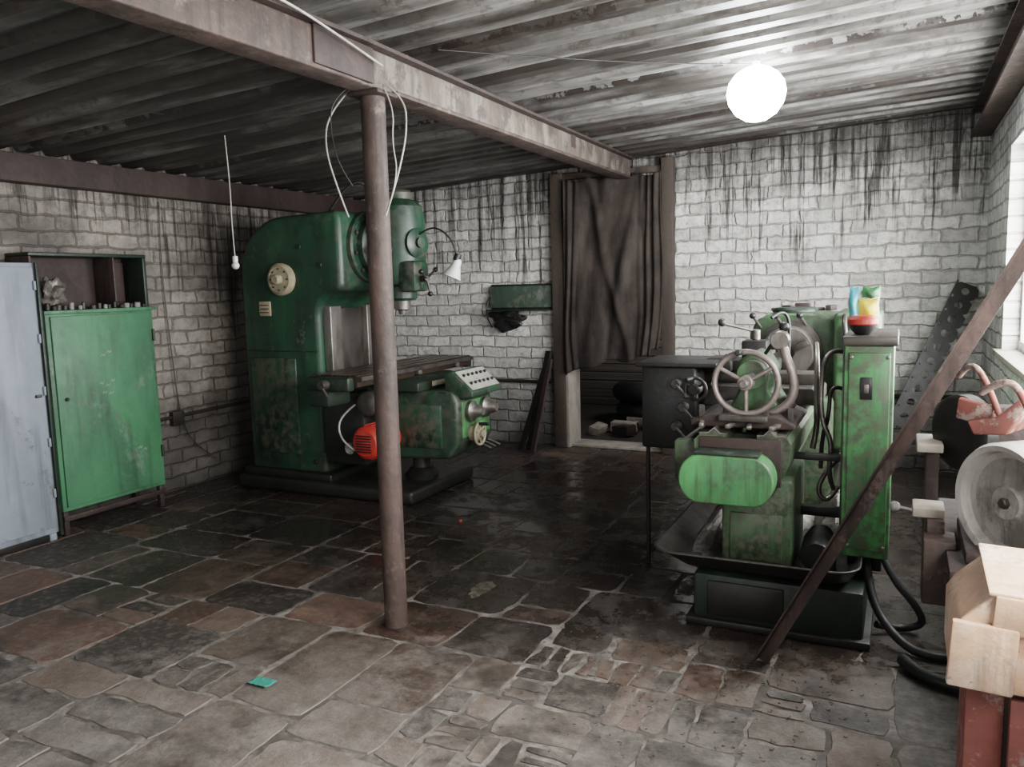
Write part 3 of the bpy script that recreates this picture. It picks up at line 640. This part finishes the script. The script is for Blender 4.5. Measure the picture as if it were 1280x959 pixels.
box('tool_post',-.82,-.68,4.70,4.84,1.19,1.30,mDark,g,bevel=.01); cyl('tool_post_bolt',(-.75,4.77,1.30),(-.75,4.77,1.36),.024,mSteel,g)
cyl('tool_post_lever',(-.75,4.77,1.35),(-.93,4.70,1.40),.009,mSteel,g,n=12); ball('tool_post_lever_ball',(-.93,4.70,1.405),.024,mSteelD,g)
for k in range(4): box(f'tool_bit_{k+1}',-.85,-.65,4.71+k*.035,4.725+k*.035,1.22,1.24,mSteel,g,bevel=.002)
box('slide_cover',-1.02,-.86,4.62,4.90,1.12,1.2,mDark,g,bevel=.02); cyl('slide_crank_shaft',(-.92,4.62,1.16),(-.92,4.5,1.16),.014,mSteel,g); cyl('slide_crank',(-.92,4.52,1.16),(-.86,4.5,1.24),.009,mSteel,g)
tube('coolant_hose',[(-.6,4.95,1.1),(-.58,4.98,1.35),(-.62,4.95,1.48),(-.68,4.88,1.42)],.01,mDark,g)
box('apron',-1.33,-1.02,4.42,4.85,.70,1.17,mBlackP,g,bevel=.015); box('apron_top_plate',-1.36,-.90,4.40,4.88,1.17,1.195,mDark,g)
box('apron_link',-1.05,-.86,4.55,4.95,.72,1.0,mDark,g)
for i,(x,z) in enumerate(((-1.12,1.08),(-1.08,.95),(-1.12,.84))):
    cyl(f'apron_knob_{i+1}',(x,4.42,z),(x,4.36,z),.028,mSteelD,g); cyl(f'apron_lever_{i+1}',(x,4.37,z),(x+.07,4.33,z-.06),.008,mSteel,g,n=10); ball(f'apron_ball_{i+1}',(x+.07,4.33,z-.06),.017,mSteel,g)
handwheel('cross_feed_wheel',(-1.0,4.34,1.06),(-.2,-1,0),.06,.009,mSteelD,g)
cyl('apron_leg',(-1.30,4.45,.70),(-1.30,4.45,.0),.012,mDark,g,n=12)
for i,z in enumerate((.86,.78,.70)): cyl(f'feed_rod_{i+1}',(-.95,3.85,z),(-.95,5.35,z),.014,mSteel,g,n=16)
box('rod_bracket',-.98,-.85,3.80,3.88,.68,.88,mGreenLathe,g,bevel=.01)
hp=[(-.86,.93),(-.87,1.30),(-.83,1.39),(-.74,1.43),(-.46,1.43),(-.38,1.39),(-.35,1.30),(-.35,.93)]
ext('headstock',hp,(0,5.28,0),(0,5.98,0),mGreenLathe,g,bevel=.02)
rev('headstock_nose',[(.19,0),(.19,.03),(.13,.05),(.12,.09)],(-.62,5.29,1.2),(0,-1,0),mSteelD,g)
rev('chuck',[(.145,.06),(.155,.07),(.155,.16),(.145,.175),(.045,.175),(.045,.13),(0,.13)],(-.62,5.29,1.2),(0,-1,0),mSteel,g)
for i in range(3):
    a=.5+i*2*math.pi/3; cx=-.62+.09*math.cos(a); cz=1.2+.09*math.sin(a)
    box(f'chuck_jaw_{i+1}',cx-.05,cx+.05,5.06,5.115,cz-.02,cz+.02,mSteelD,g,rot=(0,-a,0))
for i in range(3): cyl(f'speed_lever_{i+1}',(-.80+.14*i,5.28,1.34),(-.84+.14*i,5.20,1.42),.009,mSteel,g,n=10)
for i in range(3): ball(f'speed_lever_ball_{i+1}',(-.84+.14*i,5.20,1.42),.02,mBlackP,g)
cyl('headstock_round_cover',(-.62,5.5,1.42),(-.62,5.5,1.46),.14,mDarkG,g,bevel=.012)
for i in range(5): box(f'top_clutter_{i+1}',-.8+.09*i,-.76+.09*i,5.7,5.8,1.43,1.45+.015*(i%3),mRustD,g,rot=(0,0,i*.7))
box('gearbox',-.98,-.80,5.3,5.9,.5,.98,mGreenLathe,g,bevel=.02)
box('rear_drive_guard',-.36,-.10,5.15,5.8,.6,1.44,mGreenLathe,g,bevel=.03,seg=3)
rev('guard_round_cover',[(.10,0),(.10,.03),(.07,.04),(0,.04)],(-.23,5.15,1.3),(0,-1,0),mDarkG,g)
tube('guard_handle',[(-.30,5.14,1.42),(-.30,5.05,1.4),(-.27,5.04,1.2),(-.28,5.13,1.1)],.014,mSteelD,g)
box('electrical_panel',-.225,-.02,3.9,4.45,.36,1.34,mGreenPanel,g,bevel=.008); box('panel_door',-.205,-.035,3.885,3.905,.40,1.31,mGreenPanel,g,bevel=.005)
box('panel_side_strip',-.232,-.222,3.91,4.44,.38,1.33,mDarkG,g,bevel=.002)
box('panel_switch_plate',-.155,-.105,3.875,3.887,1.10,1.20,mBlackP,g,bevel=.003); box('panel_switch',-.14,-.12,3.86,3.876,1.13,1.17,mSteel,g,bevel=.003)
for i,(x,z) in enumerate(((-.195,1.29),(-.045,1.29),(-.195,.42),(-.045,.42))): cyl(f'panel_screw_{i+1}',(x,3.886,z),(x,3.878,z),.008,mSteel,g,n=10)
box('panel_top_tray',-.235,-.005,3.88,4.47,1.34,1.385,mSteelD,g,bevel=.01)
box('panel_bracket',-.45,-.22,4.0,4.05,.78,.81,mDark,g); box('panel_bracket_low',-.45,-.22,4.2,4.25,.45,.5,mDark,g)
box('panel_stand',-.2,-.05,4.05,4.35,.25,.37,mDark,g)
rev('pump_motor',[(0,0),(.07,0),(.075,.01),(.075,.16),(.06,.18),(.06,.24)],(-.32,3.82,.36),(0,1,.15),mBlackP,g)
cyl('pump_body',(-.31,3.93,.27),(-.31,3.93,.42),.07,mDark,g)
tube('panel_hose_a',[(-.26,4.3,1.28),(-.33,4.2,1.3),(-.34,4.1,1.1),(-.33,4.1,.95),(-.28,4.1,.85),(-.30,4.1,.7),(-.28,4.2,.6)],.012,mSteel,g)
tube('panel_hose_b',[(-.24,4.2,1.1),(-.30,4.15,1.14),(-.30,4.12,.98),(-.34,4.2,.85),(-.34,4.2,.7)],.010,mSteelD,g)
tube('panel_hose_c',[(-.40,4.5,1.3),(-.38,4.35,1.25),(-.37,4.25,1.0),(-.36,4.2,.9),(-.38,4.2,.8)],.014,mSteel,g)
tube('panel_hose_d',[(-.25,4.3,.75),(-.31,4.2,.7),(-.36,4.2,.58),(-.30,4.2,.52),(-.26,4.25,.6)],.012,mSteel,g)
tube('power_hose',[(-.12,4.0,.36),(-.10,3.92,.22),(-.04,3.84,.1),(.06,3.74,.03),(.16,3.7,.022),(.26,3.72,.022),(.4,3.8,.022)],.02,mRubber,g)
tube('power_hose_loop',[(-.05,4.0,.36),(.0,3.95,.26),(.10,3.95,.15),(.14,3.97,.06),(.08,3.98,.022),(.0,3.95,.022),(-.06,3.9,.05)],.017,mRubber,g)
tube('floor_hose',[(.05,3.62,.025),(.1,3.52,.025),(.2,3.46,.025),(.34,3.44,.025),(.5,3.5,.025)],.026,mRubber,g)

# pack and bowl on the panel
g=group('snack_pack_and_red_bowl',(-.16,4.05,1.39))
rev('bowl',[(0,0),(.03,0),(.05,.02),(.062,.045),(.058,.045),(.04,.012),(0,.01)],(-.155,3.98,1.386),(0,0,1),mBlackP,g)
rev('bowl_rim',[(.063,.045),(.066,.05),(.064,.07),(.05,.085),(0,.09)],(-.155,3.98,1.386),(0,0,1),mRed,g)
def bag(name,x0,x1,z0,z1,y,mat):
    bm=bmesh.new(); n=10; A=[];B=[]
    for i in range(n+1):
        ra=[];rb=[]
        for j in range(n+1):
            u=i/n;v=j/n; th=.02*math.sin(math.pi*u)*max(0,math.sin(math.pi*min(v+.12,1)))**.6+.002
            x=x0+(x1-x0)*u+.003*math.sin(v*9); z=z0+(z1-z0)*v+.004*math.sin(u*8)
            ra.append(bm.verts.new((x,y-th,z))); rb.append(bm.verts.new((x,y+th,z)))
        A.append(ra);B.append(rb)
    for i in range(n):
        for j in range(n): bm.faces.new([A[i][j],A[i+1][j],A[i+1][j+1],A[i][j+1]]); bm.faces.new([B[i][j],B[i][j+1],B[i+1][j+1],B[i+1][j]])
    bmesh.ops.remove_doubles(bm,verts=bm.verts,dist=.0005)
    return fin(name,bm,mat,g,ang=180)
bag('pack_body',-.22,-.09,1.42,1.60,4.075,mWhiteP); bag('pack_blue',-.22,-.18,1.455,1.60,4.05,mSkyB); bag('pack_yellow',-.18,-.10,1.47,1.545,4.05,mYellow)
bag('pack_green_label',-.165,-.095,1.55,1.60,4.05,mGreenPanel)

g=group('leaning_angle_iron',(-.1,3.3,0))
p0=Vector((-.503,3.41,0.005)); p1=Vector((.515,3.163,2.0))
ext('angle',[(-.025,-.025),(.025,-.025),(.025,-.018),(-.018,-.018),(-.018,.025),(-.025,.025)],p0,p1,mRust,g,up=(-.3,-1,0))

# ------------------------------------------------------------------ grinder side
g=group('bench_grinder',(.35,2.7,.85))
n=Vector((-.78,-.62,0)).normalized(); c=Vector((.285,2.52,1.02))
rev('wheel_guard_near',[(.12,-.005),(.14,.0),(.145,.03),(.160,.035),(.168,.02),(.168,-.11),(.150,-.125),(.08,-.13)],c,n,mGreyRim,g,n=64)
rev('wheel_guard_face',[(.0,.012),(.045,.016),(.05,.004),(.10,-.004),(.14,-.004),(.14,-.02)],c,n,mGreyStone,g,n=56)
rev('motor_body',[(.09,-.29),(.125,-.27),(.13,-.25),(.13,-.14),(.10,-.11),(.06,-.10)],c,n,mGreyStone,g)
cyl('wheel_nut',c+n*.01,c+n*.03,.016,mSteelD,g,n=6)
box('foot',.18,.50,2.48,2.86,.842,.88,mRustD,g,bevel=.01); box('neck',.26,.44,2.6,2.8,.87,.98,mGreyStone,g,bevel=.02)
rev('dark_wheel',[(0,.02),(.11,.02),(.125,.01),(.125,-.03),(0,-.03)],(.19,2.98,1.13),(-.8,-.6,.0),mDark,g)
cyl('dark_wheel_arbor',(.19,2.98,1.13),(.36,3.10,1.13),.02,mSteelD,g)
box('far_arbor_block',.28,.5,3.0,3.2,.842,1.2,mRustD,g,bevel=.02)
tube('lever_a',[(.17,2.86,1.33),(.19,2.8,1.38),(.23,2.75,1.35),(.27,2.7,1.23)],.009,mRedD,g)
tube('lever_b',[(.22,2.7,1.30),(.26,2.65,1.345),(.31,2.62,1.33),(.34,2.6,1.23)],.010,mRedD,g)
ext('guard_bracket',[(-.06,-.02),(.02,.0),(.08,.06),(.10,.04),(.05,-.05),(-.04,-.06)],(.24,2.70,1.23),(.31,2.85,1.23),mRedD,g,bevel=.006)
box('guard_shield',.16,.26,2.74,2.76,1.20,1.27,mRedD,g,rot=(.3,.2,-.4))
g=group('grinder_pedestal',(.35,2.7,0))
box('column',.26,.46,2.55,2.85,0.0,.80,mRust,g,bevel=.01); box('top_plate',.14,.54,2.42,3.24,.80,.84,mRustD,g)
box('far_leg',.42,.5,3.1,3.2,0,.80,mRust,g)
box('side_bracket',.08,.17,2.62,2.74,.66,.86,mRust,g,bevel=.008); box('wood_block_1',.05,.14,2.72,2.84,.90,.93,mWoodW,g); box('wood_block_2',.06,.14,2.95,3.15,1.06,1.09,mWoodW,g)
box('block_support',.09,.14,2.70,2.90,.80,.90,mRust,g); box('block_support_2',.09,.13,3.0,3.1,.66,1.06,mRustD,g)
cyl('ball_knob_stem',(.0,3.02,.85),(.12,3.02,.83),.006,mSteel,g); ball('ball_knob',(.0,3.02,.85),.018,mGreyStone,g)
g=group('peach_painted_box_stand',(.32,2.0,0))
ext('box_body',[(.118,.775),(.118,.90),(.135,.93),(.19,.985),(.52,.99),(.52,.775)],(0,1.86,0),(0,2.14,0),mWoodP,g,bevel=.005)
box('front_board',.112,.235,1.84,1.862,.78,.925,mWoodP,g,rot=(0,.05,0)); box('upper_board',.19,.53,1.845,1.862,.90,.98,mWoodP,g,rot=(0,.06,0)); box('top_flap',.18,.53,1.85,2.14,.988,.998,mWoodP,g,rot=(.06,.04,0))
box('front_post',.15,.225,1.9,2.06,0,.775,mRedD,g); box('rear_post',.44,.52,1.9,2.06,0,.775,mRedD,g); box('lower_board',.23,.52,1.87,1.89,.25,.76,mRedD,g)

# ------------------------------------------------------------------ lamps, wires, small things
g=group('ceiling_bulb',(-.785,4.9,2.7))
rev('bulb_glass',[(0,-.165),(.06,-.153),(.115,-.118),(.153,-.06),(.165,.0),(.153,.055),(.12,.10),(.075,.13),(.035,.145),(.0,.147)],(-.785,4.9,2.71),(0,0,1),mBulb,g)  # real bulb, its glass enlarged so the shape takes in the bloom
cyl('socket',(-.785,4.9,2.85),(-.785,4.9,2.885),.022,mWhiteP,g)
g=group('hanging_bulb_cord',(-4.15,4.2,1.85))
tube('cord',[(-4.17,4.2,2.71),(-4.15,4.2,2.4),(-4.16,4.2,2.1),(-4.15,4.2,1.9)],.004,mCable,g)
cyl('socket',(-4.15,4.2,1.9),(-4.15,4.2,1.855),.018,mWhiteP,g); ball('bulb_glass',(-4.15,4.2,1.835),.026,mWhiteP,g)
g=group('dangling_wires',(-2.2,3.2,2.5))
tube('wire_1',[(-2.28,3.08,2.55),(-2.36,3.02,2.45),(-2.38,3.0,2.3),(-2.33,3.02,2.1),(-2.30,3.05,1.98)],.004,mCable,g)
tube('wire_2',[(-2.26,3.06,2.56),(-2.33,3.0,2.5),(-2.34,3.0,2.35),(-2.30,3.0,2.2),(-2.27,3.05,2.12)],.003,mDark,g)
tube('wire_3',[(-2.12,3.14,2.56),(-2.04,3.16,2.5),(-2.03,3.15,2.35),(-2.06,3.13,2.2),(-2.1,3.12,2.08),(-2.13,3.1,1.98)],.004,mCable,g)
tube('wire_4',[(-2.11,3.1,2.54),(-2.06,3.1,2.45),(-2.08,3.1,2.3),(-2.05,3.1,2.15),(-2.12,3.1,2.0)],.003,mCable,g)
tube('wire_on_beam',[(-2.0,1.2,2.74),(-2.03,1.8,2.66),(-2.03,2.3,2.70),(-2.05,2.7,2.66),(-2.08,3.05,2.62)],.005,mCable,g)
tube('ceiling_cable',[(-2.0,3.4,2.76),(-1.6,4.0,2.80),(-1.1,4.6,2.84),(-.8,4.85,2.86)],.003,mDark)

def blob(name,cx,cy,rx,ry,z,mat,seed,t=.0015):
    bm=bmesh.new(); P=[]
    for i in range(48):
        a=2*math.pi*i/48; k=1+.45*noise.noise(Vector((math.cos(a)*1.5,math.sin(a)*1.5,seed)))+.35*noise.noise(Vector((math.cos(a)*6,math.sin(a)*6,seed)))
        P.append((cx+rx*k*math.cos(a),cy+ry*k*math.sin(a)))
    top=[bm.verts.new((x,y,z+t)) for x,y in P]; lo=[bm.verts.new((x*1.0,y,z-.004)) for x,y in P]
    bm.faces.new(top)
    for i in range(48): j=(i+1)%48; bm.faces.new([lo[i],lo[j],top[j],top[i]])
    return fin(name,bm,mat,smooth=False)
blob('pale_floor_patch',-2.03,3.72,.055,.11,0,paint('mottled_pale_patch',(.17,.155,.12),(.04,.035,.028),None,.5,scale=22,grime=(.4,.55)),3)  # small pale mottled patch lying on the floor
ball('red_cap',(-2.75,4.75,.012),.014,mRed)
bm=bmesh.new(); G=[]
for i in range(13):
    G.append([bm.verts.new((-2.45+i*.009+.004*j*.2,2.38+j*.008,.008+.006*abs(math.sin(i*1.1)*math.cos(j*.5)))) for j in range(9)])
for i in range(12):
    for j in range(8): bm.faces.new([G[i][j],G[i+1][j],G[i+1][j+1],G[i][j+1]])
o=fin('teal_rag',bm,mTeal,ang=180); so=o.modifiers.new('s','SOLIDIFY'); so.thickness=.003
bm=bmesh.new(); rng=random.Random(11)
for i in range(500):
    x=rng.gauss(-.8,.5); y=rng.gauss(3.2,.4); z=.002
    if x>.0 or x<-1.9 or y<2.3 or y>3.55: continue
    a=rng.uniform(0,6.28); L=rng.uniform(.006,.016); w=.003; pr=None; r=L*.5
    for k in range(5):
        b=a+k*1.1; p=(x+r*math.cos(b)*(1+.1*k),y+r*math.sin(b),z+.001*k); q=(p[0],p[1],p[2]+w)
        cur=(bm.verts.new(p),bm.verts.new(q))
        if pr: bm.faces.new([pr[0],cur[0],cur[1],pr[1]])
        pr=cur
fin('metal_shavings',bm,mSteel,smooth=False)

# ------------------------------------------------------------------ light
def area(name,loc,rot,sx,sy,power,col=(1,1,1)):
    l=bpy.data.lights.new(name,'AREA'); l.shape='RECTANGLE'; l.size=sx; l.size_y=sy; l.energy=power; l.color=col
    o=bpy.data.objects.new(name,l); o.location=loc; o.rotation_euler=rot; COL.objects.link(o); return o
area('daylight_window_1',(XR+.3,4.9,1.8),(0,math.pi/2,0),1.3,2.4,240,(.98,.99,1))
area('daylight_window_2',(XR+.3,1.8,1.8),(0,math.pi/2,0),1.3,2.4,185,(1,.985,.965))
area('daylight_gate',(-2.3,YF-.3,1.3),(math.pi/2,0,0),3.9,2.4,30,(1,.98,.96))
area('daylight_far_room',(-1.2,9.0,2.6),(0,.5,0),1.0,1.0,22)
W=bpy.data.worlds.new('overcast_sky'); S.world=W; W.use_nodes=True
bg=W.node_tree.nodes['Background']; bg.inputs[0].default_value=(.97,.98,1,1); bg.inputs[1].default_value=.8

# ------------------------------------------------------------------ camera
th,ph,ro=math.radians(26),math.radians(7),math.radians(1.5)
F=Vector((-math.sin(th)*math.cos(ph),math.cos(th)*math.cos(ph),-math.sin(ph)))
R0=Vector((math.cos(th),math.sin(th),0)); U0=R0.cross(F)
R=R0*math.cos(ro)-U0*math.sin(ro); U=U0*math.cos(ro)+R0*math.sin(ro)
cam=bpy.data.cameras.new('camera'); cam.sensor_width=36; cam.lens=36*1000/1280; cam.clip_start=.05
co=bpy.data.objects.new('camera',cam); COL.objects.link(co)
co.matrix_world=Matrix(((R.x,U.x,-F.x,0),(R.y,U.y,-F.y,0),(R.z,U.z,-F.z,1.65),(0,0,0,1)))
S.camera=co
S.view_settings.view_transform='Filmic'; S.view_settings.look='Medium High Contrast'; S.view_settings.exposure=.42
